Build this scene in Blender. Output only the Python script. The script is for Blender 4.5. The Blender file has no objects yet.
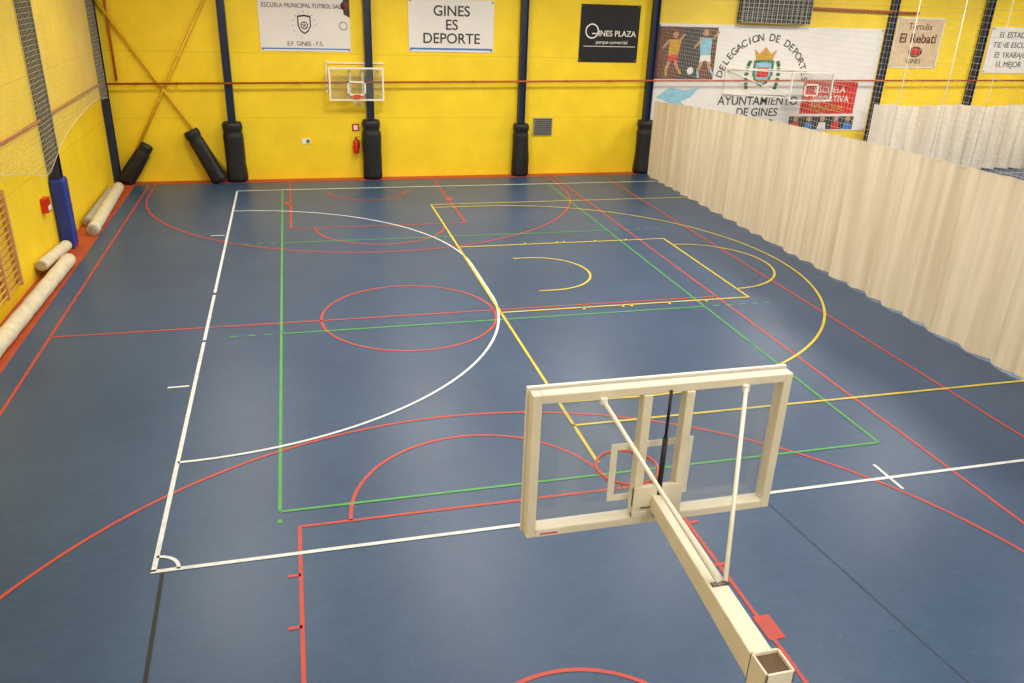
import bpy, bmesh, math, random
from mathutils import Vector, Matrix
random.seed(7)
scene=bpy.context.scene
try: scene.view_settings.view_transform='Standard'
except Exception: pass

# ------------------------------------------------------------ materials
def lin(c):
    return tuple(((v/255)/12.92 if v/255<=0.04045 else ((v/255+0.055)/1.055)**2.4) for v in c)+(1,)
def new_mat(name):
    m=bpy.data.materials.new(name); m.use_nodes=True
    nt=m.node_tree; b=nt.nodes["Principled BSDF"]; return m,nt,b
def mat(name,rgb,rough=0.6,metal=0.0,var=0.12,scale=6.0,bump=0.0,spec=None,stretch=(1,1,1)):
    m,nt,b=new_mat(name)
    tc=nt.nodes.new("ShaderNodeTexCoord"); mp=nt.nodes.new("ShaderNodeMapping")
    mp.inputs["Scale"].default_value=stretch
    n=nt.nodes.new("ShaderNodeTexNoise"); n.inputs["Scale"].default_value=scale; n.inputs["Detail"].default_value=5
    r=nt.nodes.new("ShaderNodeValToRGB"); c=lin(rgb)
    r.color_ramp.elements[0].position=0.3; r.color_ramp.elements[1].position=0.7
    r.color_ramp.elements[0].color=tuple(v*(1-var) for v in c[:3])+(1,)
    r.color_ramp.elements[1].color=tuple(min(1,v*(1+var)) for v in c[:3])+(1,)
    nt.links.new(tc.outputs["Object"],mp.inputs[0]); nt.links.new(mp.outputs[0],n.inputs["Vector"])
    nt.links.new(n.outputs["Fac"],r.inputs[0]); nt.links.new(r.outputs[0],b.inputs["Base Color"])
    b.inputs["Roughness"].default_value=rough; b.inputs["Metallic"].default_value=metal
    if spec is not None: b.inputs["Specular IOR Level"].default_value=spec
    if bump>0:
        bp=nt.nodes.new("ShaderNodeBump"); bp.inputs["Strength"].default_value=bump
        nt.links.new(n.outputs["Fac"],bp.inputs["Height"]); nt.links.new(bp.outputs[0],b.inputs["Normal"])
    return m
def worn(name,rgb,amount=0.45):
    """floor paint that is scuffed towards the blue vinyl below"""
    m=mat(name,rgb,0.5,var=0.08,scale=9); nt=m.node_tree;b=nt.nodes["Principled BSDF"]
    tc=nt.nodes.new("ShaderNodeTexCoord");n=nt.nodes.new("ShaderNodeTexNoise");n.inputs["Scale"].default_value=2.6;n.inputs["Detail"].default_value=9;n.inputs["Roughness"].default_value=0.75
    r=nt.nodes.new("ShaderNodeValToRGB");r.color_ramp.elements[0].position=0.5;r.color_ramp.elements[0].color=(0,0,0,1)
    r.color_ramp.elements[1].position=0.7;r.color_ramp.elements[1].color=(amount,amount,amount,1)
    nt.links.new(tc.outputs["Object"],n.inputs["Vector"]);nt.links.new(n.outputs["Fac"],r.inputs[0])
    src=b.inputs["Base Color"].links[0].from_socket
    mc=nt.nodes.new("ShaderNodeMix");mc.data_type='RGBA';mc.inputs[7].default_value=lin((60,78,104))
    nt.links.new(r.outputs[0],mc.inputs[0]);nt.links.new(src,mc.inputs[6]);nt.links.new(mc.outputs[2],b.inputs["Base Color"])
    return m
def glass_mat(name):
    m,nt,b=new_mat(name); out=nt.nodes["Material Output"]
    t=nt.nodes.new("ShaderNodeBsdfTransparent"); t.inputs[0].default_value=(0.95,0.96,0.96,1)
    g=nt.nodes.new("ShaderNodeBsdfGlossy"); g.inputs["Roughness"].default_value=0.05
    f=nt.nodes.new("ShaderNodeFresnel"); f.inputs[0].default_value=1.3
    mx=nt.nodes.new("ShaderNodeMixShader")
    nt.links.new(f.outputs[0],mx.inputs[0]); nt.links.new(t.outputs[0],mx.inputs[1]); nt.links.new(g.outputs[0],mx.inputs[2])
    d=nt.nodes.new("ShaderNodeBsdfDiffuse"); d.inputs[0].default_value=(0.8,0.8,0.78,1)
    m2=nt.nodes.new("ShaderNodeMixShader"); m2.inputs[0].default_value=0.05
    nt.links.new(mx.outputs[0],m2.inputs[1]); nt.links.new(d.outputs[0],m2.inputs[2])
    nt.links.new(m2.outputs[0],out.inputs[0]); nt.nodes.remove(b)
    return m

def floor_mat():
    m,nt,b=new_mat("blue_vinyl_floor")
    tc=nt.nodes.new("ShaderNodeTexCoord")
    n1=nt.nodes.new("ShaderNodeTexNoise"); n1.inputs["Scale"].default_value=0.45; n1.inputs["Detail"].default_value=6; n1.inputs["Roughness"].default_value=0.6
    mp=nt.nodes.new("ShaderNodeMapping"); mp.inputs["Scale"].default_value=(1.2,3,1); mp.inputs["Rotation"].default_value=(0,0,0.5)
    n2=nt.nodes.new("ShaderNodeTexNoise"); n2.inputs["Scale"].default_value=2.6; n2.inputs["Detail"].default_value=9; n2.inputs["Roughness"].default_value=0.78
    nt.links.new(tc.outputs["Object"],n1.inputs["Vector"]); nt.links.new(tc.outputs["Object"],mp.inputs[0]); nt.links.new(mp.outputs[0],n2.inputs["Vector"])
    mx=nt.nodes.new("ShaderNodeMath"); mx.operation='ADD'
    h1=nt.nodes.new("ShaderNodeMath"); h1.operation='MULTIPLY'; h1.inputs[1].default_value=0.5
    h2=nt.nodes.new("ShaderNodeMath"); h2.operation='MULTIPLY'; h2.inputs[1].default_value=0.5
    nt.links.new(n1.outputs["Fac"],h1.inputs[0]); nt.links.new(n2.outputs["Fac"],h2.inputs[0])
    nt.links.new(h1.outputs[0],mx.inputs[0]); nt.links.new(h2.outputs[0],mx.inputs[1])
    r=nt.nodes.new("ShaderNodeValToRGB")
    r.color_ramp.elements[0].position=0.34; r.color_ramp.elements[0].color=lin((42,68,102))
    r.color_ramp.elements[1].position=0.68; r.color_ramp.elements[1].color=lin((62,88,120))
    nt.links.new(mx.outputs[0],r.inputs[0])
    n3=nt.nodes.new("ShaderNodeTexNoise"); n3.inputs["Scale"].default_value=11; n3.inputs["Detail"].default_value=5
    r3=nt.nodes.new("ShaderNodeValToRGB"); r3.color_ramp.elements[0].position=0.6; r3.color_ramp.elements[0].color=(0,0,0,1)
    r3.color_ramp.elements[1].position=0.82; r3.color_ramp.elements[1].color=(0.3,0.3,0.3,1)
    nt.links.new(tc.outputs["Object"],n3.inputs["Vector"]); nt.links.new(n3.outputs["Fac"],r3.inputs[0])
    mc=nt.nodes.new("ShaderNodeMix"); mc.data_type='RGBA'
    mc.inputs[7].default_value=lin((106,120,134))
    nt.links.new(r3.outputs[0],mc.inputs[0]); nt.links.new(r.outputs[0],mc.inputs[6]); nt.links.new(mc.outputs[2],b.inputs["Base Color"])
    rr=nt.nodes.new("ShaderNodeMapRange"); rr.inputs[3].default_value=0.31; rr.inputs[4].default_value=0.46
    nt.links.new(n2.outputs["Fac"],rr.inputs[0]); nt.links.new(rr.outputs[0],b.inputs["Roughness"])
    b.inputs["Specular IOR Level"].default_value=0.45
    return m

def wall_mat(name,rgb):
    m,nt,b=new_mat(name)
    tc=nt.nodes.new("ShaderNodeTexCoord")
    n=nt.nodes.new("ShaderNodeTexNoise"); n.inputs["Scale"].default_value=0.9; n.inputs["Detail"].default_value=8; n.inputs["Roughness"].default_value=0.65
    r=nt.nodes.new("ShaderNodeValToRGB"); c=lin(rgb)
    r.color_ramp.elements[0].position=0.3; r.color_ramp.elements[0].color=(c[0]*0.9,c[1]*0.87,c[2]*1.0,1)
    r.color_ramp.elements[1].position=0.65; r.color_ramp.elements[1].color=(min(1,c[0]*1.03),min(1,c[1]*1.03),c[2]*1.2,1)
    nt.links.new(tc.outputs["Object"],n.inputs["Vector"]); nt.links.new(n.outputs["Fac"],r.inputs[0])
    sx=nt.nodes.new("ShaderNodeSeparateXYZ"); nt.links.new(tc.outputs["Object"],sx.inputs[0])
    md=nt.nodes.new("ShaderNodeMath"); md.operation='PINGPONG'; md.inputs[1].default_value=1.02
    nt.links.new(sx.outputs[2],md.inputs[0])
    lt=nt.nodes.new("ShaderNodeMath"); lt.operation='LESS_THAN'; lt.inputs[1].default_value=0.011
    nt.links.new(md.outputs[0],lt.inputs[0])
    mc=nt.nodes.new("ShaderNodeMix"); mc.data_type='RGBA'; mc.inputs[7].default_value=(c[0]*0.82,c[1]*0.78,c[2]*0.9,1)
    nt.links.new(lt.outputs[0],mc.inputs[0]); nt.links.new(r.outputs[0],mc.inputs[6]); nt.links.new(mc.outputs[2],b.inputs["Base Color"])
    bp=nt.nodes.new("ShaderNodeBump"); bp.inputs["Strength"].default_value=0.12; nt.links.new(n.outputs["Fac"],bp.inputs["Height"]); nt.links.new(bp.outputs[0],b.inputs["Normal"])
    b.inputs["Roughness"].default_value=0.6
    return m

def cloth_mat(name,rgb,tr=0.25):
    m,nt,b=new_mat(name); out=nt.nodes["Material Output"]
    tc=nt.nodes.new("ShaderNodeTexCoord"); mp=nt.nodes.new("ShaderNodeMapping"); mp.inputs["Scale"].default_value=(1,2.4,0.12)
    n=nt.nodes.new("ShaderNodeTexNoise"); n.inputs["Scale"].default_value=1.8; n.inputs["Detail"].default_value=5
    r=nt.nodes.new("ShaderNodeValToRGB"); c=lin(rgb)
    r.color_ramp.elements[0].position=0.35; r.color_ramp.elements[0].color=(c[0]*0.86,c[1]*0.83,c[2]*0.78,1)
    r.color_ramp.elements[1].position=0.62; r.color_ramp.elements[1].color=tuple(min(1,v*1.06) for v in c[:3])+(1,)
    nt.links.new(tc.outputs["Object"],mp.inputs[0]); nt.links.new(mp.outputs[0],n.inputs["Vector"]); nt.links.new(n.outputs["Fac"],r.inputs[0])
    nt.links.new(r.outputs[0],b.inputs["Base Color"]); b.inputs["Roughness"].default_value=0.85; b.inputs["Specular IOR Level"].default_value=0.15
    t=nt.nodes.new("ShaderNodeBsdfTranslucent"); nt.links.new(r.outputs[0],t.inputs[0])
    mx=nt.nodes.new("ShaderNodeMixShader"); mx.inputs[0].default_value=tr
    nt.links.new(b.outputs[0],mx.inputs[1]); nt.links.new(t.outputs[0],mx.inputs[2]); nt.links.new(mx.outputs[0],out.inputs[0])
    return m

M=dict(
 floor=floor_mat(), yellow=wall_mat("yellow_wall_paint",(248,214,28)),
 ceil=mat("ceiling_sheet",(205,203,195),0.8), plain=mat("rear_wall_paint",(200,192,165),0.8),
 orange=mat("orange_floor_strip",(178,74,36),0.6,var=0.15,scale=2),
 lw=worn("white_line_paint",(222,226,228),0.35),
 lr=worn("red_line_paint",(196,68,48),0.55),
 lg=worn("green_line_paint",(80,166,76),0.5),
 ly=worn("yellow_line_paint",(216,194,60),0.45),
 lb=mat("dark_tape",(26,28,30),0.6), seam=mat("floor_seam",(56,70,84),0.6),
 navy=mat("navy_steel",(22,34,66),0.45,var=0.2), bluepad=mat("blue_vinyl_pad",(28,52,140),0.45),
 pad=mat("black_vinyl_padding",(20,20,23),0.5,var=0.35,scale=8,bump=0.3),
 cream=mat("cream_painted_steel",(230,221,198),0.45,var=0.05,scale=5),
 white=mat("white_painted_steel",(238,233,220),0.4,var=0.04),
 rust=mat("post_inner_steel",(98,74,48),0.7,var=0.3), steel=mat("zinc_steel",(120,120,118),0.4,metal=0.7),
 black=mat("black_rubber",(16,16,18),0.5), rim=mat("orange_rim_paint",(214,70,40),0.4),
 glass=glass_mat("backboard_acrylic"), rope=mat("white_rope",(225,222,210),0.8),
 net=mat("net_twine",(215,208,182),0.8), pipe=mat("red_brown_pipe",(176,84,34),0.5,var=0.1),
 ypipe=mat("yellow_painted_tube",(222,180,30),0.5), banner=mat("white_banner_vinyl",(232,226,222),0.6,var=0.03,scale=1.2),
 ink=mat("banner_ink_dark",(52,50,56),0.6), inkb=mat("banner_ink_blue",(60,120,190),0.6), blackb=mat("black_banner_vinyl",(14,14,16),0.5),
 red=mat("red_panel",(206,40,40),0.5), gold=mat("gold_ink",(200,150,40),0.5), green=mat("green_ink",(40,110,70),0.5),
 skin=mat("skin_tone_ink",(190,140,110),0.6), brown=mat("brown_ink",(96,48,36),0.6,var=0.4,scale=3), lblue=mat("light_blue_ink",(130,190,215),0.6),
 curtain=cloth_mat("beige_curtain_cloth",(228,214,188)), curtain2=cloth_mat("white_curtain_cloth",(242,236,226)),
 roll=mat("beige_mat_roll",(214,204,176),0.8,var=0.1,bump=0.2), rolld=mat("grey_mat_roll",(170,164,150),0.8),
 wood=mat("light_wood",(205,160,90),0.5,var=0.15,stretch=(1,1,8)), extred=mat("extinguisher_red",(200,30,24),0.35),
 grille=mat("grille_metal",(150,150,140),0.5), dark=mat("dark_grille",(40,42,48),0.6), greenbox=mat("green_sign",(30,130,80),0.5),
 tan=mat("tan_vinyl",(214,186,150),0.6),
)

# ------------------------------------------------------------ mesh helpers
class MB:
    """collects geometry into one mesh with several materials"""
    def __init__(s): s.v=[];s.f=[];s.mi=[];s.mats=[];s.sm=[]
    def m(s,k):
        if k not in s.mats: s.mats.append(k)
        return s.mats.index(k)
    def add(s,vs,fs,k,smooth=False):
        o=len(s.v); s.v+= [tuple(p) for p in vs]; i=s.m(k)
        for f in fs: s.f.append(tuple(o+a for a in f)); s.mi.append(i); s.sm.append(smooth)
    def box(s,a,b,k):
        x0,y0,z0=a;x1,y1,z1=b
        vs=[(x,y,z) for x in(x0,x1) for y in(y0,y1) for z in(z0,z1)]
        s.add(vs,[(0,1,3,2),(4,6,7,5),(0,4,5,1),(2,3,7,6),(0,2,6,4),(1,5,7,3)],k)
    def beam(s,p,q,w,h,k,up=(0,0,1),w2=None,h2=None):
        p=Vector(p);q=Vector(q);d=(q-p).normalized();u=Vector(up)
        if abs(d.dot(u))>0.98:u=Vector((0,1,0))
        sd=d.cross(u).normalized();u=sd.cross(d).normalized();w2=w2 or w;h2=h2 or h
        vs=[]
        for c,ww,hh in((p,w,h),(q,w2,h2)):
            for a,b in((-1,-1),(1,-1),(1,1),(-1,1)): vs.append(c+sd*a*ww/2+u*b*hh/2)
        s.add(vs,[(0,1,2,3),(7,6,5,4),(0,4,5,1),(1,5,6,2),(2,6,7,3),(3,7,4,0)],k)
    def tube(s,pts,r,k,n=12,closed=False,cap=True):
        pts=[Vector(p) for p in pts];N=len(pts);vs=[];prev=None
        for i,p in enumerate(pts):
            if closed: d=pts[(i+1)%N]-pts[i-1]
            else: d=pts[min(i+1,N-1)]-pts[max(i-1,0)]
            d.normalize()
            if prev is None: u=Vector((0,0,1)) if abs(d.z)<0.9 else Vector((1,0,0))
            else: u=prev
            u=(u-d*u.dot(d)).normalized();prev=u;w=d.cross(u)
            rr=r[i] if isinstance(r,(list,tuple)) else r
            for j in range(n):
                a=2*math.pi*j/n; vs.append(p+(u*math.cos(a)+w*math.sin(a))*rr)
        fs=[]
        for i in range(N if closed else N-1):
            for j in range(n):
                a=i*n+j;b=i*n+(j+1)%n;c=((i+1)%N)*n+(j+1)%n;d_=((i+1)%N)*n+j; fs.append((a,b,c,d_))
        if not closed and cap: fs.append(tuple(range(n))[::-1]); fs.append(tuple((N-1)*n+j for j in range(n)))
        s.add(vs,fs,k,True)
    def poly(s,vs,k): s.add(vs,[tuple(range(len(vs)))],k)
    def disc(s,c,r,k,nrm='y',n=28,sx=1,sz=1):
        s.poly([(c[0]+r*sx*math.cos(2*math.pi*i/n),c[1],c[2]+r*sz*math.sin(2*math.pi*i/n)) for i in range(n)],k)
    def ribbon(s,pts,w,z,k,closed=False):
        N=len(pts);vs=[]
        for i in range(N):
            if closed:a=pts[i-1];b=pts[(i+1)%N];
            else:a=pts[max(i-1,0)];b=pts[min(i+1,N-1)]
            p=pts[i]
            def nrm(u,v):
                dx,dy=v[0]-u[0],v[1]-u[1];L=math.hypot(dx,dy) or 1;return (-dy/L,dx/L)
            n1=nrm(a,p) if a!=p else nrm(p,b);n2=nrm(p,b) if b!=p else n1
            mx,my=n1[0]+n2[0],n1[1]+n2[1];L=math.hypot(mx,my) or 1;mx/=L;my/=L
            c=max(0.5,mx*n1[0]+my*n1[1]);nx,ny=mx*w/2/c,my*w/2/c
            vs.append((p[0]+nx,p[1]+ny,z));vs.append((p[0]-nx,p[1]-ny,z))
        fs=[(2*i+1,2*((i+1)%N)+1,2*((i+1)%N),2*i) for i in range(N if closed else N-1)]
        s.add(vs,fs,k)
    def obj(s,name,parent=None,bevel=0):
        me=bpy.data.meshes.new(name);me.from_pydata(s.v,[],s.f)
        for k in s.mats: me.materials.append(M[k])
        for p,i,sm in zip(me.polygons,s.mi,s.sm): p.material_index=i;p.use_smooth=sm
        me.update();o=bpy.data.objects.new(name,me);scene.collection.objects.link(o)
        if parent:o.parent=parent
        if bevel:
            b=o.modifiers.new("bevel",'BEVEL');b.width=bevel;b.segments=2;b.limit_method='ANGLE'
        return o
def empty(name):
    e=bpy.data.objects.new(name,None);scene.collection.objects.link(e);return e
def text(s,x,y,z,size,k,name,parent,align='CENTER',rot=0,sx=1.0,off=0.0):
    cu=bpy.data.curves.new(name,'FONT');cu.body=s;cu.size=size;cu.align_x=align;cu.align_y='CENTER';cu.offset=off
    cu.extrude=0.004
    cu.materials.append(M[k]);o=bpy.data.objects.new(name,cu);scene.collection.objects.link(o)
    o.rotation_euler=(math.pi/2,-rot,0);o.location=(x,y,z);o.scale=(sx,1,1);o.parent=parent
    return o
def arc(cx,cy,r,a0,a1,n=64):
    return [(cx+r*math.cos(math.radians(a0+(a1-a0)*i/n)),cy+r*math.sin(math.radians(a0+(a1-a0)*i/n))) for i in range(n+1)]

XL,XR,YF,YN,ZC=-5.25,34.0,19.6,-13.0,8.6
# ------------------------------------------------------------ room shell
b=MB();b.box((XL-0.2,YN-0.2,-0.2),(XR+0.2,YF+0.2,0),"floor");b.obj("floor")
b=MB();b.box((XL-0.2,YF,0),(XR+0.2,YF+0.2,ZC),"yellow");b.obj("wall_far")
b=MB();b.box((XL-0.2,YN,0),(XL,YF,ZC),"yellow");b.obj("wall_left")
b=MB();b.box((XR,YN,0),(XR+0.2,YF,ZC),"plain");b.obj("wall_right")
b=MB();b.box((XL-0.2,YN-0.2,0),(XR+0.2,YN,ZC),"plain");b.obj("wall_near")
b=MB();b.box((XL-0.2,YN-0.2,ZC),(XR+0.2,YF+0.2,ZC+0.2),"ceil");b.obj("ceiling")
b=MB();b.box((XL,YN,0.0),(-4.6,YF,0.003),"orange");b.box((-4.6,19.2,0.0),(13.1,YF,0.003),"orange");b.obj("trim_1")

# ------------------------------------------------------------ floor lines
b=MB();W=0.06;z=0.007
b.ribbon([(-1.4,-0.9),(-1.4,5.75)],W,z,"lw");b.ribbon([(-1.4,5.85),(-1.4,8.3)],W,z,"lw");b.ribbon([(-1.4,8.45),(-1.4,17.95)],W,z,"lw")
b.ribbon([(-1.43,-0.9),(33,-0.9)],W,z,"lw");b.ribbon([(-1.43,17.95),(33,17.95)],W,z,"lw")
b.ribbon(arc(-1.4,7.4,5.92,-90,0,40)+arc(-1.4,9.5,5.92,0,90,40),W*0.85,z,"lw")
b.ribbon(arc(-1.4,-0.9,0.27,0,90,10),0.045,z,"lw")
b.ribbon([(-1.82,3.92),(-1.48,3.92)],0.05,z,"lw");b.ribbon([(-1.82,12.9),(-1.48,12.9)],0.05,z,"lw")
b.ribbon([(8.5,-0.55),(8.5,-1.2)],0.05,z+0.001,"lw")
b.obj("futsal_court_lines")
b=MB();W=0.045;z=0.006
for p in([(0,0),(0,18)],[(9,0),(9,18)],[(0,0),(9,0)],[(0,18),(9,18)],[(0,5.92),(9,5.92)],[(0,12),(9,12)]): b.ribbon(p,W,z,"lg")
for yy in(5.92,12):
    for i in range(3):
        b.ribbon([(-0.95+i*0.32,yy),(-0.8+i*0.32,yy)],W,z,"lg")
    for i in range(5):
        b.ribbon([(9.2+i*0.32,yy),(9.36+i*0.32,yy)],W,z,"lg")
b.box((-0.025,-0.25,0),(0.03,-0.17,z),"lg")
b.obj("volleyball_court_lines")
b=MB();W=0.048;z=0.005;cx=2.68
b.ribbon([(-4.18,-6.15),(-4.18,19.1),(9.57,19.1),(9.57,-6.15)],W,z,"lr",closed=True)
b.ribbon([(-4.18,6.47),(9.57,6.47)],W,z,"lr")
b.ribbon(arc(2.57,6.47,1.79,0,360,72)[:-1],W,z,"lr",closed=True)
for s_,bl in((1,-6.15),(-1,19.1)):
    hy=bl+s_*1.575;ft=bl+s_*5.78
    b.ribbon([(0.24,bl),(0.24,ft),(5.13,ft),(5.13,bl)],W,z,"lr")
    b.ribbon(arc(cx,ft,1.8,0,180*s_,40),W,z,"lr")
    b.ribbon(arc(cx,hy,6.66,0,180*s_,80),W,z,"lr")
    b.ribbon([(cx-6.66,hy),(cx-6.66,bl)],W,z,"lr");b.ribbon([(cx+6.66,hy),(cx+6.66,bl)],W,z,"lr")
    b.ribbon(arc(cx,hy,1.25,0,180*s_,40),W,z,"lr")
    for d in(1.95,2.92,4.0,4.85):
        yy=bl+s_*d;big=d==2.92
        b.ribbon([(0.09,yy),(0.24,yy)],0.36 if big else W,z,"lr");b.ribbon([(5.07,yy),(5.27,yy)],0.36 if big else W,z+0.0005,"lr")
b.ribbon([(11.47,-3),(11.47,18.4)],W,z,"lr")
b.obj("basketball_court_lines")
b=MB();W=0.055;z=0.008
b.ribbon([(4.47,0.3),(4.47,15.5)],W,z,"ly");b.ribbon([(4.44,1.42),(30,1.42)],W,z,"ly");b.ribbon([(4.44,15.5),(30,15.5)],W,z,"ly")
b.ribbon([(4.47,6.3),(10.3,6.3),(10.3,11.0),(4.47,11.0)],W,z,"ly")
b.ribbon(arc(10.3,8.65,1.78,-90,90,40),W,z,"ly")
b.ribbon([(5.65,7.45)]+arc(6.03,8.65,1.2,-90,90,30)+[(5.65,9.85)],W,z,"ly")
b.ribbon([(4.47,2.2)]+arc(6.03,8.65,6.5,-90,90,80)+[(4.47,15.15)],W,z,"ly")
for xx in(6.3,7.2,7.4,8.3,9.2):
    b.ribbon([(xx,6.18),(xx,6.3)],W,z,"ly");b.ribbon([(xx,11.0),(xx,11.12)],W,z,"ly")
b.obj("mini_basketball_court_lines")
b=MB();b.ribbon([(-1.3,-0.95),(-1.2,-4.5),(-1.15,-7)],0.045,0.004,"lb");b.obj("floor_tape")
b=MB()
b.ribbon([(6.4,-1.0),(6.65,-3.3),(6.95,-6)],0.02,0.004,"seam");b.obj("floor_seam")

# ------------------------------------------------------------ wall columns, braces, pads
def column(x,name="steel_column"):
    b=MB();w=0.24
    b.box((x-w/2,YF-0.24,0),(x-w/2+0.03,YF,ZC),"navy");b.box((x+w/2-0.03,YF-0.24,0),(x+w/2,YF,ZC),"navy")
    b.box((x-w/2+0.03,YF-0.15,0),(x+w/2-0.03,YF-0.1,ZC),"navy")
    b.box((x-w/2-0.06,YF-0.3,0),(x+w/2+0.06,YF,0.03),"navy")
    return b.obj(name)
def wrap_pad(p,q,r,name="column_pad",taper=1.0):
    """soft padding sleeve, tied near the top, with vertical creases"""
    p=Vector(p);q=Vector(q);n=24;k=28;b=MB();d=(q-p).normalized();u=Vector((0,1,0));w=d.cross(u).normalized();u=w.cross(d)
    vs=[]
    for i in range(n+1):
        t=i/n;rr=r*(1+(taper-1)*t)*(1+0.03*math.sin(t*7+p.x*3))*(0.9 if i in(0,n) else 1)*(1-0.14*math.exp(-((t-0.84)/0.035)**2))
        for j in range(k):
            a=2*math.pi*j/k
            c_,s_=math.cos(a),math.sin(a)
            cc=math.copysign(abs(c_)**0.75,c_);ss=math.copysign(abs(s_)**0.75,s_)
            jit=1+0.035*math.sin(5*a+t*4+p.x)+0.025*math.sin(9*a-t*11)
            vs.append(p+d*((q-p).length*t)+(w*cc+u*ss*0.8)*rr*jit)
    fs=[(i*k+j,i*k+(j+1)%k,(i+1)*k+(j+1)%k,(i+1)*k+j) for i in range(n) for j in range(k)]
    fs.append(tuple(range(k))[::-1]);fs.append(tuple(n*k+j for j in range(k)))
    b.add(vs,fs,"pad",True);return b.obj(name)
for x in(-1.45,3.05,8.35,13.15,22.9,27.25):
    column(x)
for x,h in((-1.45,1.95),(3.05,2.0),(8.35,1.85),(13.15,1.95)):
    wrap_pad((x,YF-0.2,0.02),(x,YF-0.2,h),0.33 if x!=8.35 else 0.3,taper=0.92)
b=MB();b.box((XL,YF-0.34,0),(XL+0.2,YF-0.3,ZC),"navy");b.box((XL,YF-0.06,0),(XL+0.2,YF-0.02,ZC),"navy");b.box((XL+0.08,YF-0.3,0),(XL+0.12,YF-0.06,ZC),"navy");b.obj("steel_column")
b=MB()
b.tube([(-4.95,YF-0.12,0.2),(-1.6,YF-0.12,6.2)],0.05,"ypipe");b.tube([(-1.75,YF-0.12,0.2),(-5.05,YF-0.12,5.6)],0.05,"ypipe")
b.obj("wall_cross_brace")
wrap_pad((-4.9,YF-0.3,0.08),(-4.1,YF-0.27,1.25),0.27,"brace_pad",taper=0.75);wrap_pad((-1.98,YF-0.42,0.05),(-2.75,YF-0.3,1.7),0.24,"brace_pad")
b=MB()
b.tube([(XL+0.02,YF-0.3,3.12),(13.0,YF-0.3,3.36),(30,YF-0.3,3.5)],0.033,"pipe");
b.tube([(-4.75,YF-0.1,3.2),(-4.75,YF-0.1,6.5)],0.035,"pipe")
for x in(-4.2,-3,0.7,2,5,6.6,10,11.6):
    b.box((x-0.02,YF-0.28,3.08+0.0131*(x+5.2)),(x+0.02,YF,3.14+0.0131*(x+5.2)),"pipe")
b.obj("wall_pipe")
b=MB();b.tube([(XL+0.06,YF-0.35,3.12),(XL+0.06,4,3.05),(XL+0.06,-2,3.02)],0.035,"pipe");b.obj("wall_pipe")
b=MB();b.tube([(19,YF-0.15,5.95),(24,YF-0.15,5.9)],0.05,"pipe");b.obj("wall_pipe")

# left wall column + pad
b=MB();y=12.4
b.box((XL,y-0.14,0),(XL+0.26,y-0.11,ZC),"navy");b.box((XL,y+0.11,0),(XL+0.26,y+0.14,ZC),"navy");b.box((XL+0.1,y-0.11,0),(XL+0.14,y+0.11,ZC),"navy")
b.obj("steel_column")
b=MB();b.box((XL+0.01,y-0.25,0.02),(XL+0.32,y+0.25,1.72),"bluepad");b.obj("column_pad",bevel=0.05)
b=MB();b.box((XL,11.25,1.15),(XL+0.14,11.55,1.48),"extred");b.box((XL+0.14,11.29,1.19),(XL+0.15,11.51,1.3),"white");b.obj("fire_hose_box",bevel=0.01)
b=MB()
for yy in(6.9,7.8,8.7):
    b.box((XL+0.02,yy-0.04,0.32),(XL+0.12,yy+0.04,2.3),"wood")
for i in range(14): b.tube([(XL+0.08,6.9,0.4+i*0.135),(XL+0.08,8.7,0.4+i*0.135)],0.02,"wood",n=8)
b.obj("gym_wall_bars")
def roll(p,q,r,name,k="roll"):
    p=Vector(p);q=Vector(q);b=MB();n=24
    b.tube([p+(q-p)*i/n for i in range(n+1)],[r*(1+0.03*math.sin(i*1.7)) for i in range(n+1)],k,n=22)
    d=(q-p).normalized();w=d.cross(Vector((0,0,1))).normalized();u=Vector((0,0,1))
    for e,sg in((p,-1),(q,1)):
        sp=[]
        for i in range(60):
            a=i*0.42;rr=r*0.95*i/60
            sp.append(e+d*sg*0.006+w*math.cos(a)*rr+u*math.sin(a)*rr)
        b.tube(sp,0.006,"rolld",n=5)
    return b.obj(name)
roll((-4.86,5.2,0.165),(-4.76,10.8,0.165),0.155,"rolled_mat")
roll((-5.08,9.9,0.33),(-5.06,11.95,0.17),0.13,"rolled_mat")
roll((-4.72,13.3,0.165),(-4.92,18.2,0.165),0.155,"rolled_mat");roll((-5.03,14.2,0.135),(-5.1,18.0,0.135),0.12,"rolled_mat","rolld")

b=MB()
b.box((8.85,YF-0.05,1.4),(9.55,YF,2.02),"grille")
for i in range(8): b.beam((8.88,YF-0.06,1.46+i*0.072),(9.52,YF-0.06,1.46+i*0.072),0.03,0.03,"dark")
b.obj("wall_vent_grille")
b=MB()
yy=YF-0.14;x=2.52
b.tube([(x,yy,0.88),(x,yy,0.93),(x,yy,1.25),(x,yy,1.3),(x,yy,1.35)],[0.09,0.1,0.1,0.08,0.03],"extred",n=16)
b.tube([(x,yy,1.33),(x,yy,1.4)],0.02,"black");b.beam((x-0.02,yy,1.41),(x+0.1,yy-0.03,1.43),0.02,0.02,"black")
b.tube([(x+0.03,yy,1.37),(x+0.12,yy,1.28),(x+0.115,yy,1.03)],0.012,"black",n=8);b.box((x-0.05,yy+0.06,1.08),(x+0.05,YF,1.18),"steel")
b.obj("fire_extinguisher")
b=MB();b.box((2.42,YF-0.02,1.6),(2.66,YF,1.84),"extred");b.box((2.47,YF-0.025,1.64),(2.61,YF-0.02,1.79),"white");b.obj("extinguisher_sign")
b=MB();b.box((0.72,YF-0.02,1.18),(1.0,YF,1.36),"white");b.box((0.88,YF-0.025,1.21),(0.98,YF-0.02,1.33),"greenbox");b.obj("exit_sign")

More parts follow.
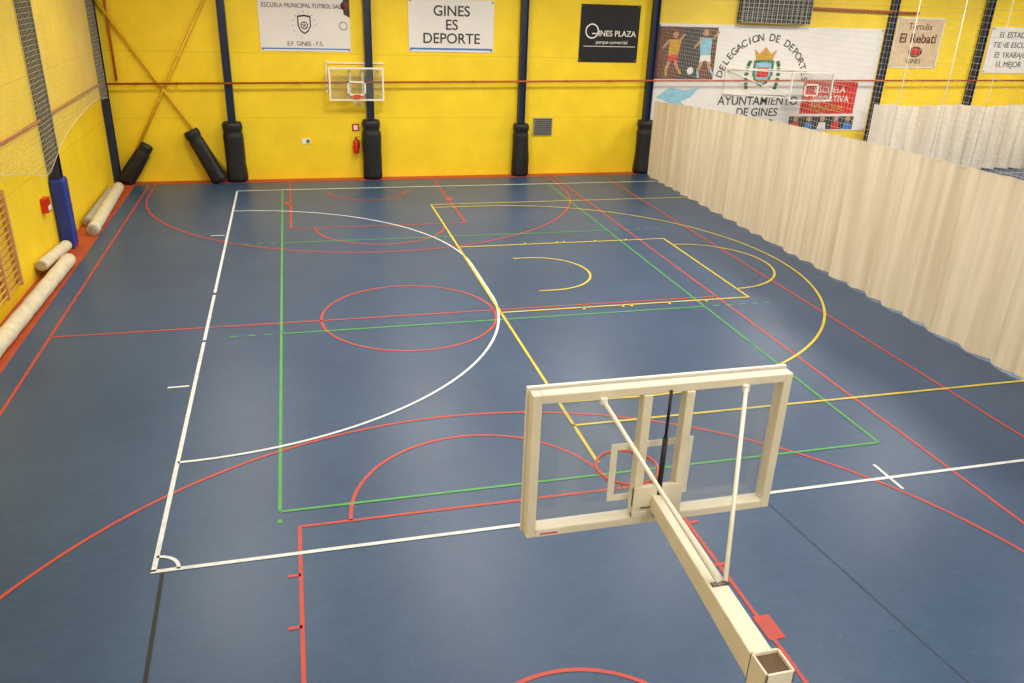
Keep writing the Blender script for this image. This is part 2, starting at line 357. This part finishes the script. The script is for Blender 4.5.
# ------------------------------------------------------------ banners
Yb=YF-0.03
def banner(name,x0,x1,z0,z1,k="banner",frame=True):
    e=empty(name);b=MB();b.box((x0,Yb,z0),(x1,YF-0.005,z1),k)
    for x in(x0+0.06,x1-0.06):
        for zz in(z0+0.06,z1-0.06): b.tube([(x,Yb-0.006,zz),(x,Yb+0.01,zz)],0.03,"steel",n=10)
    b.obj("sheet",e);return e
yt=Yb-0.006
e=banner("sponsor_banner",-0.35,2.5,4.15,5.85)
text("ESCUELA MUNICIPAL FUTBOL SALA",1.05,yt,5.52,0.19,"ink","title",e,sx=0.85)
text("E.F. GINES - F.S.",1.05,yt,4.38,0.19,"ink","caption",e,sx=0.9)
b=MB()
def ring(b,cx,cz,r,t,k,n=32,y=yt):
    vs=[];fs=[]
    for i in range(n):
        a=2*math.pi*i/n
        vs+= [(cx+r*math.cos(a),y,cz+r*math.sin(a)),(cx+(r-t)*math.cos(a),y,cz+(r-t)*math.sin(a))]
    for i in range(n):
        j=(i+1)%n;fs.append((2*i,2*j,2*j+1,2*i+1))
    b.add(vs,fs,k)
def shield(b,cx,cz,w,h,k,y=yt):
    b.poly([(cx-w/2,y,cz+h/2),(cx,y,cz+h*0.56),(cx+w/2,y,cz+h/2),(cx+w/2,y,cz-h*0.05),(cx+w*0.3,y,cz-h*0.35),(cx,y,cz-h/2),(cx-w*0.3,y,cz-h*0.35),(cx-w/2,y,cz-h*0.05)],k)
shield(b,1.05,4.95,0.42,0.56,"ink");shield(b,1.05,4.95,0.34,0.46,"banner",yt-0.002)
ring(b,1.05,4.94,0.12,0.03,"ink",y=yt-0.004)
for i in range(5):
    a=math.pi/2+i*2*math.pi/5;b.beam((1.05,yt-0.004,4.94),(1.05+0.1*math.cos(a),yt-0.004,4.94+0.1*math.sin(a)),0.02,0.004,"ink",up=(0,1,0))
for i in range(12):
    a=i*0.4;b.disc((1.05+0.36*math.cos(a),yt-0.001,4.95+0.4*math.sin(a)),0.018,"inkb",n=8)
b.poly([(-0.3,yt,4.25),(2.45,yt,4.25),(2.45,yt,4.21),(-0.3,yt,4.21)],"inkb");b.obj("emblem",e)
b=MB();b.poly([(2.3,yt-0.003,5.3),(2.5,yt-0.003,5.2),(2.5,yt-0.003,5.85),(2.3,yt-0.003,5.85)],"ink");b.disc((2.35,yt-0.004,5.55),0.14,"brown");b.disc((2.28,yt-0.005,4.95),0.12,"banner");ring(b,2.28,4.95,0.13,0.02,"ink",y=yt-0.006);b.obj("player_print",e)
e=banner("sponsor_banner",4.4,7.3,4.2,5.85)
text("GINES",5.85,yt,5.48,0.46,"ink","t1",e,off=0.004);text("ES",5.85,yt,5.05,0.46,"ink","t2",e,off=0.004);text("DEPORTE",5.85,yt,4.62,0.46,"ink","t3",e,off=0.004)
b=MB();b.poly([(4.45,yt,4.33),(7.25,yt,4.33),(7.25,yt,4.27),(4.45,yt,4.27)],"inkb");b.obj("stripe",e)
e=banner("sponsor_banner",10.4,12.6,3.95,5.85,k="blackb")
text("INES PLAZA",11.78,yt,4.9,0.27,"white","t1",e,off=0.003);text("parque comercial",11.6,yt,4.62,0.17,"white","t2",e)
b=MB();ring(b,10.84,4.98,0.25,0.045,"white");b.box((10.84,yt-0.002,4.88),(11.05,yt,4.92),"white");b.poly([(10.55,yt-0.002,4.49),(12.5,yt-0.002,4.49),(12.5,yt-0.002,4.47),(10.55,yt-0.002,4.47)],"white");b.obj("logo",e)
e=banner("town_hall_banner",13.32,22.7,1.5,5.3)
def arctext(s,cx,cz,r,a0,a1,size,k,par,off=0.005):
    n=len(s)
    for i,ch in enumerate(s):
        if ch==' ':continue
        a=math.radians(a0+(a1-a0)*i/(n-1))
        text(ch,cx+r*math.cos(a),yt,cz+r*math.sin(a),size,k,"letter",par,rot=a-math.pi/2,off=off)
arctext("DELEGACION DE DEPORTES",17.75,3.05,1.85,163,12,0.36,"ink",e)
text("AYUNTAMIENTO",17.75,yt,2.62,0.44,"ink","t2",e,off=0.006);text("DE GINES",17.75,yt,2.2,0.42,"ink","t3",e,off=0.006)
b=MB()
shield(b,17.75,3.62,0.85,0.95,"green");shield(b,17.75,3.62,0.65,0.75,"lblue",yt-0.002);b.box((17.5,yt-0.006,3.5),(18.0,yt-0.003,3.85),"red")
b.poly([(17.4,yt-0.003,4.12),(18.1,yt-0.003,4.12),(18.22,yt-0.003,4.5),(18.0,yt-0.003,4.32),(17.75,yt-0.003,4.58),(17.5,yt-0.003,4.32),(17.28,yt-0.003,4.5)],"gold")
for i in range(3): b.disc((17.0+i*0.7,yt-0.002,1.8),0.15,("red","skin","brown")[i],sx=0.8)
for sg in(-1,1):
    for i in range(7):
        a=math.radians(-60+i*22);b.disc((17.75+sg*(0.55+0.12*math.cos(a)),yt-0.001,3.55+0.5*math.sin(a)),0.07,"green",n=10,sx=1.3)
b.obj("coat_of_arms",e)
b=MB()
b.box((13.35,yt-0.002,3.4),(15.7,yt,5.2),"brown");b.box((14.3,yt-0.004,3.4),(15.1,yt-0.002,5.2),"ink")
def player(b,x,z,h,shirt,shorts,lean):
    y=yt-0.007
    b.disc((x+lean*0.4,y,z+h*0.92),h*0.07,"skin",n=16)
    b.poly([(x-h*0.12,y,z+h*0.45),(x+h*0.12,y,z+h*0.45),(x+h*0.16+lean*0.4,y,z+h*0.82),(x-h*0.14+lean*0.4,y,z+h*0.82)],shirt)
    b.poly([(x-h*0.13,y-0.001,z+h*0.3),(x-0.01,y-0.001,z+h*0.36),(x+h*0.14,y-0.001,z+h*0.3),(x+h*0.12,y-0.001,z+h*0.47),(x-h*0.12,y-0.001,z+h*0.47)],shorts)
    for (ax,az,bx,bz,w,k) in((-.07,.33,-.15,.15,.07,"skin"),(-.15,.15,-.12,0,.05,shirt),(.07,.33,.15,.17,.07,"skin"),(.15,.17,.25,.05,.05,shirt),(-.12,.8,-.28,.62,.05,"skin"),(.14,.8,.26,.95,.05,"skin")):
        b.beam((x+ax*h,y-0.002,z+az*h),(x+bx*h,y-0.002,z+bz*h),w*h,0.003,k,up=(0,1,0))
player(b,14.0,3.5,1.55,"gold","red",0.1);player(b,15.3,3.45,1.7,"lblue","banner",-0.2)
b.disc((14.75,yt-0.01,3.7),0.13,"banner");b.obj("photo_print",e)
b=MB();y=yt-0.002
b.poly([(13.5,y,2.75),(14.0,y,3.1),(14.6,y,3.0),(15.2,y,3.1),(14.9,y,2.75),(14.5,y,2.6),(14.9,y,2.3),(14.2,y,2.5)],"lblue");b.obj("bird_print",e)
b=MB();b.box((19.6,yt-0.002,2.15),(22.0,yt,3.35),"red");b.box((19.2,yt-0.004,1.55),(22.1,yt-0.002,2.05),"ink")
for i,x in enumerate((19.5,20.1,20.7,21.3,21.85)):
    b.disc((x,yt-0.006,1.95),0.11,"skin",n=14);b.poly([(x-0.2,yt-0.006,1.56),(x+0.2,yt-0.006,1.56),(x+0.14,yt-0.006,1.82),(x-0.14,yt-0.006,1.82)],("red","inkb","banner","red","inkb")[i])
b.obj("team_panel",e)
text("ESCUELA",20.8,yt-0.006,3.05,0.34,"white","t5",e);text("DEPORTIVA",20.8,yt-0.006,2.7,0.34,"white","t6",e);text("MUNICIPAL",20.8,yt-0.006,2.36,0.3,"gold","t7",e)
e=banner("sponsor_banner",23.25,25.4,3.9,5.75)
b=MB();b.box((23.3,yt-0.001,3.95),(25.35,yt,5.7),"tan");b.obj("print",e)
text("Tertulia",24.3,yt-0.006,5.42,0.34,"brown","t1",e);text("El Rebati",24.3,yt-0.006,4.98,0.48,"brown","t2",e,off=0.012);text("GINES",24.3,yt-0.006,4.15,0.25,"ink","t3",e)
b=MB();b.disc((24.3,yt-0.006,4.5),0.2,"brown",sx=1.6);b.disc((24.3,yt-0.008,4.52),0.12,"red",sx=1.6);b.obj("plate_print",e)
e=banner("sponsor_banner",27.7,31.5,3.75,5.5)
text("EL ESTADIO",28.9,yt,5.2,0.3,"ink","t1",e);text("TIENE ESCUELA",28.95,yt,4.82,0.3,"ink","t2",e);text("ES TRABAJO",28.9,yt,4.44,0.3,"ink","t3",e);text("EL MEJOR",28.9,yt,4.08,0.3,"ink","t4",e)
b=MB();b.box((16.4,YF-0.35,5.4),(19.2,YF,6.9),"dark")
for i in range(15): b.beam((16.4+i*0.2,YF-0.37,5.4),(16.4+i*0.2,YF-0.37,6.9),0.03,0.02,"grille",up=(0,1,0))
for i in range(12): b.beam((16.4,YF-0.38,5.41+i*0.13),(19.2,YF-0.38,5.41+i*0.13),0.02,0.015,"grille")
b.obj("wall_ventilation_louver")

# ------------------------------------------------------------ curtains
def curtain(name,axis,c0,p0,p1,ztop,amp,per,k,seed,rows=14,zb=0.015):
    rnd=random.Random(seed);L=abs(p1-p0);n=int(L/0.045);b=MB()
    ph=[0];f=1.0
    for i in range(n):
        if i%11==0:f=rnd.uniform(0.6,1.5)
        ph.append(ph[-1]+2*math.pi*(L/n)/per*f)
    vs=[]
    for r in range(rows+1):
        v=r/rows
        for i in range(n+1):
            t=i/n;pos=p0+(p1-p0)*t
            a=amp*(0.6+0.4*(1-v))
            s_=1-2*(abs(math.sin(ph[i]/2+0.1*math.sin(v*3)))**0.7)
            off=a*s_+0.18*amp*math.sin(ph[i]*2.3+v*1.5)+0.4*amp*math.sin(ph[i]*0.37+1)
            zt=ztop(pos)-0.012*(1+math.sin(ph[i]));z0=zb+0.015*(1+math.sin(ph[i]+0.6))
            zz=z0+(zt-z0)*v
            vs.append((c0+off,pos,zz) if axis=='x' else (pos,c0+off,zz))
    W_=n+1
    fs=[(r*W_+i,r*W_+i+1,(r+1)*W_+i+1,(r+1)*W_+i) for r in range(rows) for i in range(n)]
    b.add(vs,fs,k,True);return b.obj(name)
def zt1(y): 
    return 3.45-0.04*max(0,y-2.6)*0.55-0.0023*max(0,y-6)**2
curtain("divider_curtain",'x',13.17,-9.0,18.9,zt1,0.055,0.85,"curtain",3)
curtain("divider_curtain",'y',18.75,22.4,33.0,lambda x:2.6+0.03*math.sin(x*2),0.11,0.8,"curtain2",9)
def net(name,axis,c0,p0,p1,z0f,z1,sp,r,mk="net"):
    cu=bpy.data.curves.new(name,'CURVE');cu.dimensions='3D';cu.bevel_depth=r;cu.bevel_resolution=0;cu.materials.append(M[mk])
    def seg(pts):
        s_=cu.splines.new('POLY');s_.points.add(len(pts)-1)
        for i,p in enumerate(pts):s_.points[i].co=(*p,1)
    def P(p,zz): 
        o=0.03*math.sin(p*1.3)
        return (c0+o,p,zz) if axis=='x' else (p,c0+o,zz)
    n=int((p1-p0)/sp)
    for i in range(n+1):
        p=p0+i*sp;seg([P(p,z0f(p)),P(p,z1)])
    m=int((z1-2.0)/sp)
    for j in range(m):
        zz=z1-j*sp
        pts=[p0+i*0.5 for i in range(int((p1-p0)/0.5)+1)]
        pts=[p for p in pts if z0f(p)<=zz]
        if len(pts)>1: seg([P(p,zz) for p in pts])
    for q in range(3): seg([P(p0+i*0.5,z0f(p0+i*0.5)+q*0.006) for i in range(int((p1-p0)/0.5)+1)])
    o=bpy.data.objects.new(name,cu);scene.collection.objects.link(o);return o
net("divider_net",'x',13.18,-2,18.9,lambda y:zt1(y)-0.03,8.4,0.12,0.0025)
net("wall_net",'x',-4.97,2,19.0,lambda y:2.0+0.9*abs(math.sin(y*0.28)),8.4,0.11,0.003)
b=MB()
for x,y0 in((21.5,16.5),(24.3,17.5),(26.6,17.8)):
    b.tube([(x,y0,0.05),(x+0.05,y0,4),(x,y0,8.5)],0.015,"rope",n=6)
b.obj("hanging_rope")

# ------------------------------------------------------------ near basketball goal
def rim(b,cx,cy,z,r=0.225,dirn=1,wall=None):
    b.tube([(cx+r*math.cos(2*math.pi*i/40),cy+r*math.sin(2*math.pi*i/40),z) for i in range(40)],0.011,"rim",n=10,closed=True)
    b.beam((cx-0.06,cy-dirn*r,z-0.005),(cx-0.06,wall,z-0.005),0.03,0.02,"rim");b.beam((cx+0.06,cy-dirn*r,z-0.005),(cx+0.06,wall,z-0.005),0.03,0.02,"rim")
    b.box((cx-0.1,min(wall,wall+dirn*0.012),z-0.11),(cx+0.1,max(wall,wall+dirn*0.012),z+0.05),"rim")
    for i in range(12):
        a=2*math.pi*i/12;b.tube([(cx+r*math.cos(a),cy+r*math.sin(a),z-0.01),(cx+(r+.01)*math.cos(a),cy+(r+.01)*math.sin(a),z-0.03)],0.004,"rim",n=5)
g=empty("basketball_hoop")
x0,x1,z0,z1=1.80,3.56,3.04,4.08;yb=-4.95
b=MB()
t=0.06;d0,d1=yb-0.055,yb+0.025
b.box((x0,d0,z0),(x0+t,d1,z1),"cream");b.box((x1-t,d0,z0),(x1,d1,z1),"cream")
b.box((x0+t,d0,z1-t),(x1-t,d1,z1),"cream");b.box((x0+t,d0,z0),(x1-t,d1,z0+t),"cream")
for xx in(2.52,2.81): b.box((xx,d0-0.01,z0+t),(xx+0.06,d1-0.01,z1-t),"cream")
b.box((2.52,d0-0.012,3.18),(2.87,d0+0.02,3.34),"cream");b.box((2.52,d0-0.012,3.10),(2.87,d0+0.02,3.15),"cream")
b.obj("frame",g,bevel=0.006)
b=MB();f0,f1=yb+0.045,yb+0.07;s=0.05
b.box((x0-0.01,f0,z0-0.01),(x0-0.01+s,f1,z1+0.01),"white");b.box((x1+0.01-s,f0,z0-0.01),(x1+0.01,f1,z1+0.01),"white")
b.box((x0-0.01+s,f0,z1+0.01-s),(x1+0.01-s,f1,z1+0.01),"white");b.box((x0-0.01+s,f0,z0-0.01),(x1+0.01-s,f1,z0-0.01+s),"white")
for zz in(z0+0.1,(z0+z1)/2,z1-0.1):
    for xx in(x0+0.02,x1-0.04): b.box((xx,d1,zz-0.015),(xx+0.02,f0,zz+0.015),"steel")
q=0.045;a0,a1,c0,c1=2.38,2.96,3.18,3.62
fa,fb=yb+0.045,yb+0.0515
b.box((a0,fa,c0),(a0+q,fb,c1),"white");b.box((a1-q,fa,c0),(a1,fb,c1),"white");b.box((a0+q,fa,c1-q),(a1-q,fb,c1),"white");b.box((a0+q,fa,c0),(a1-q,fb,c0+q),"white")
b.obj("board_border",g)
b=MB();b.box((x0+0.03,yb+0.052,z0+0.03),(x1-0.03,yb+0.064,z1-0.03),"glass");b.obj("board_glass",g)
b=MB();rim(b,2.69,-4.5,3.16,wall=yb+0.07);b.obj("rim",g)
b=MB()
b.tube([(2.70,yb-0.06,3.12),(2.70,yb-0.06,3.7)],0.017,"black");b.tube([(2.70,yb-0.06,3.65),(2.70,yb-0.06,4.04)],0.01,"black")
b.tube([(2.7,yb-0.06,3.10),(2.7,yb-0.06,3.18)],0.03,"black")
b.obj("gas_strut",g)
b=MB()
b.beam((2.70,yb-0.06,3.21),(2.70,-6.38,3.10),0.10,0.12,"cream",w2=0.13,h2=0.17)
b.obj("arm",g,bevel=0.008)
b=MB();px,py=2.685,-6.47;h=0.08;zt=3.24
b.box((px-h,py-h,0.02),(px-h+0.012,py+h,zt),"cream");b.box((px+h-0.012,py-h,0.02),(px+h,py+h,zt),"cream")
b.box((px-h,py-h,0.02),(px+h,py-h+0.012,zt),"cream");b.box((px-h,py+h-0.012,0.02),(px+h,py+h,zt),"cream")
b.box((px-h+0.012,py-h+0.012,zt-0.3),(px+h-0.012,py+h-0.012,zt-0.02),"rust")
b.box((px-0.25,py-0.25,0),(px+0.25,py+0.25,0.025),"cream")
b.obj("post",g,bevel=0.003)
b=MB()
for xx in(2.25,3.22):
    b.tube([(xx,yb-0.07,4.01),(2.70+(0.045 if xx>2.7 else 0.0),-5.86,3.235)],0.014,"white",n=10)
    b.box((xx-0.02,yb-0.08,3.99),(xx+0.02,yb-0.05,4.03),"white")
b.tube([(2.66,-5.86,3.22),(2.765,-5.86,3.22)],0.016,"steel",n=8)
b.obj("stay_rods",g)
b=MB();b.box((1.88,yb-0.058,3.052),(2.03,yb-0.055,3.092),"banner");b.box((1.89,yb-0.06,3.06),(2.01,yb-0.058,3.07),"red");b.obj("maker_label",g)

# ------------------------------------------------------------ far wall hoops
def wall_hoop(cx,yb,zb,side=False,w=1.78,h=1.05):
    g=empty("basketball_hoop");b=MB();t=0.05
    x0,x1=cx-w/2,cx+w/2;z0,z1=zb,zb+h
    b.box((x0,yb-0.03,z0),(x0+t,yb+0.03,z1),"white");b.box((x1-t,yb-0.03,z0),(x1,yb+0.03,z1),"white")
    b.box((x0+t,yb-0.03,z1-t),(x1-t,yb+0.03,z1),"white");b.box((x0+t,yb-0.03,z0),(x1-t,yb+0.03,z0+t),"white")
    q=0.05;a0,a1,c0,c1=cx-0.295,cx+0.295,z0+0.17,z0+0.62
    for A,B in(((a0,c0),(a0+q,c1)),((a1-q,c0),(a1,c1)),((a0,c1-q),(a1,c1)),((a0,c0),(a1,c0+q))): b.box((A[0],yb-0.032,A[1]),(B[0],yb-0.024,B[1]),"white")
    b.obj("frame",g)
    b=MB();b.box((x0+t,yb-0.022,z0+t),(x1-t,yb-0.012,z1-t),"glass");b.obj("board_glass",g)
    b=MB();rim(b,cx,yb-0.43,z0+0.15,dirn=-1,wall=yb-0.03);
    for i in range(12):
        a=2*math.pi*i/12;a2=a+0.5
        b.tube([(cx+.22*math.cos(a),yb-.43+.22*math.sin(a),z0+.14),(cx+.15*math.cos(a2),yb-.43+.15*math.sin(a2),z0+.02),(cx+.13*math.cos(a),yb-.43+.13*math.sin(a),z0-.12)],0.004,"rope",n=5)
    b.obj("rim",g)
    b=MB()
    if not side:
        for xx in(cx-0.75,cx-0.2,cx+0.2,cx+0.75):
            b.beam((xx,yb+0.03,z0+0.12),(xx,YF,z0+0.12),0.04,0.04,"white");b.beam((xx,yb+0.03,z1-0.12),(xx,YF,z1-0.12),0.04,0.04,"white")
        for xx in(cx-0.2,cx+0.2): b.beam((xx,yb+0.05,z0),(xx,yb+0.05,z1),0.05,0.04,"white")
        b.beam((cx-0.95,YF-0.03,z0+0.2),(cx-0.95,YF-0.03,z1+0.15),0.05,0.05,"white");b.beam((cx-0.95,YF-0.03,z1+0.1),(cx+0.95,YF-0.03,z1+0.1),0.05,0.05,"white")
    else:
        yw=YF-0.08
        for zz in(z0+0.1,z1-0.05):
            b.beam((x0+0.1,yb+0.05,zz),(x0-2.2,yw,zz+0.05),0.035,0.035,"white");b.beam((x1-0.1,yb+0.05,zz),(x1-0.6,yw,zz),0.035,0.035,"white")
            b.beam((x0-2.2,yw,zz+0.05),(x1,yw,zz),0.035,0.035,"white")
        b.beam((x0-2.2,yw,z0+0.15),(x0-2.2,yw,z1),0.035,0.035,"white");b.beam((x0+0.1,yb+0.05,z0+0.1),(x0-2.2,yw,z1),0.03,0.03,"white")
    b.obj("bracket",g);return g
wall_hoop(2.6,19.15,2.66)
wall_hoop(19.3,18.6,2.75,side=True)

# ------------------------------------------------------------ lighting
def area(x,y,z,sx,sy,p,col=(1,0.945,0.86)):
    e=empty("ceiling_and_fill_lamp")
    b=MB();b.box((x-sx/2-0.05,y-sy/2-0.05,z+0.02),(x+sx/2+0.05,y+sy/2+0.05,z+0.14),"white")
    b.tube([(x,y,z+0.14),(x,y,ZC)],0.015,"steel",n=6);b.obj("housing",e)
    l=bpy.data.lights.new("lamp_panel",'AREA');l.shape='RECTANGLE';l.size=sx;l.size_y=sy;l.energy=p;l.color=col
    o=bpy.data.objects.new("lamp_panel",l);o.location=(x,y,z);scene.collection.objects.link(o);o.parent=e
for x in(-1.5,4,9.5):
    for y in(-10.5,-5,1,7,14):  # rearmost row: fill added behind the camera to brighten the hoop frame
        p={-10.5:230,-5:120,1:180,7:290,14:330}[y]*(0.8 if x<0 else 1.0)
        area(x,y,7.7,1.6,1.6,p)
for x in(17,23,29):
    for y in(0,8,15): area(x,y,7.7,1.4,1.4,330)
w=bpy.data.worlds.new("world");scene.world=w;w.use_nodes=True
w.node_tree.nodes["Background"].inputs[0].default_value=(1,0.95,0.88,1);w.node_tree.nodes["Background"].inputs[1].default_value=0.1

# ------------------------------------------------------------ camera
def R_from(rx,roll_,rz): return Matrix.Rotation(rz,3,'Z')@Matrix.Rotation(rx,3,'X')@Matrix.Rotation(roll_,3,'Z')
R=R_from(1.15784576,3.74505158e-02,-2.66209977e-01)
cd=bpy.data.cameras.new("camera");cd.sensor_width=36;cd.sensor_fit='HORIZONTAL';cd.lens=810.395*36/1024;cd.clip_end=200
co=bpy.data.objects.new("camera",cd);scene.collection.objects.link(co)
co.matrix_world=Matrix.Translation((0.532,-9.123,6.321))@R.to_4x4()
scene.camera=co
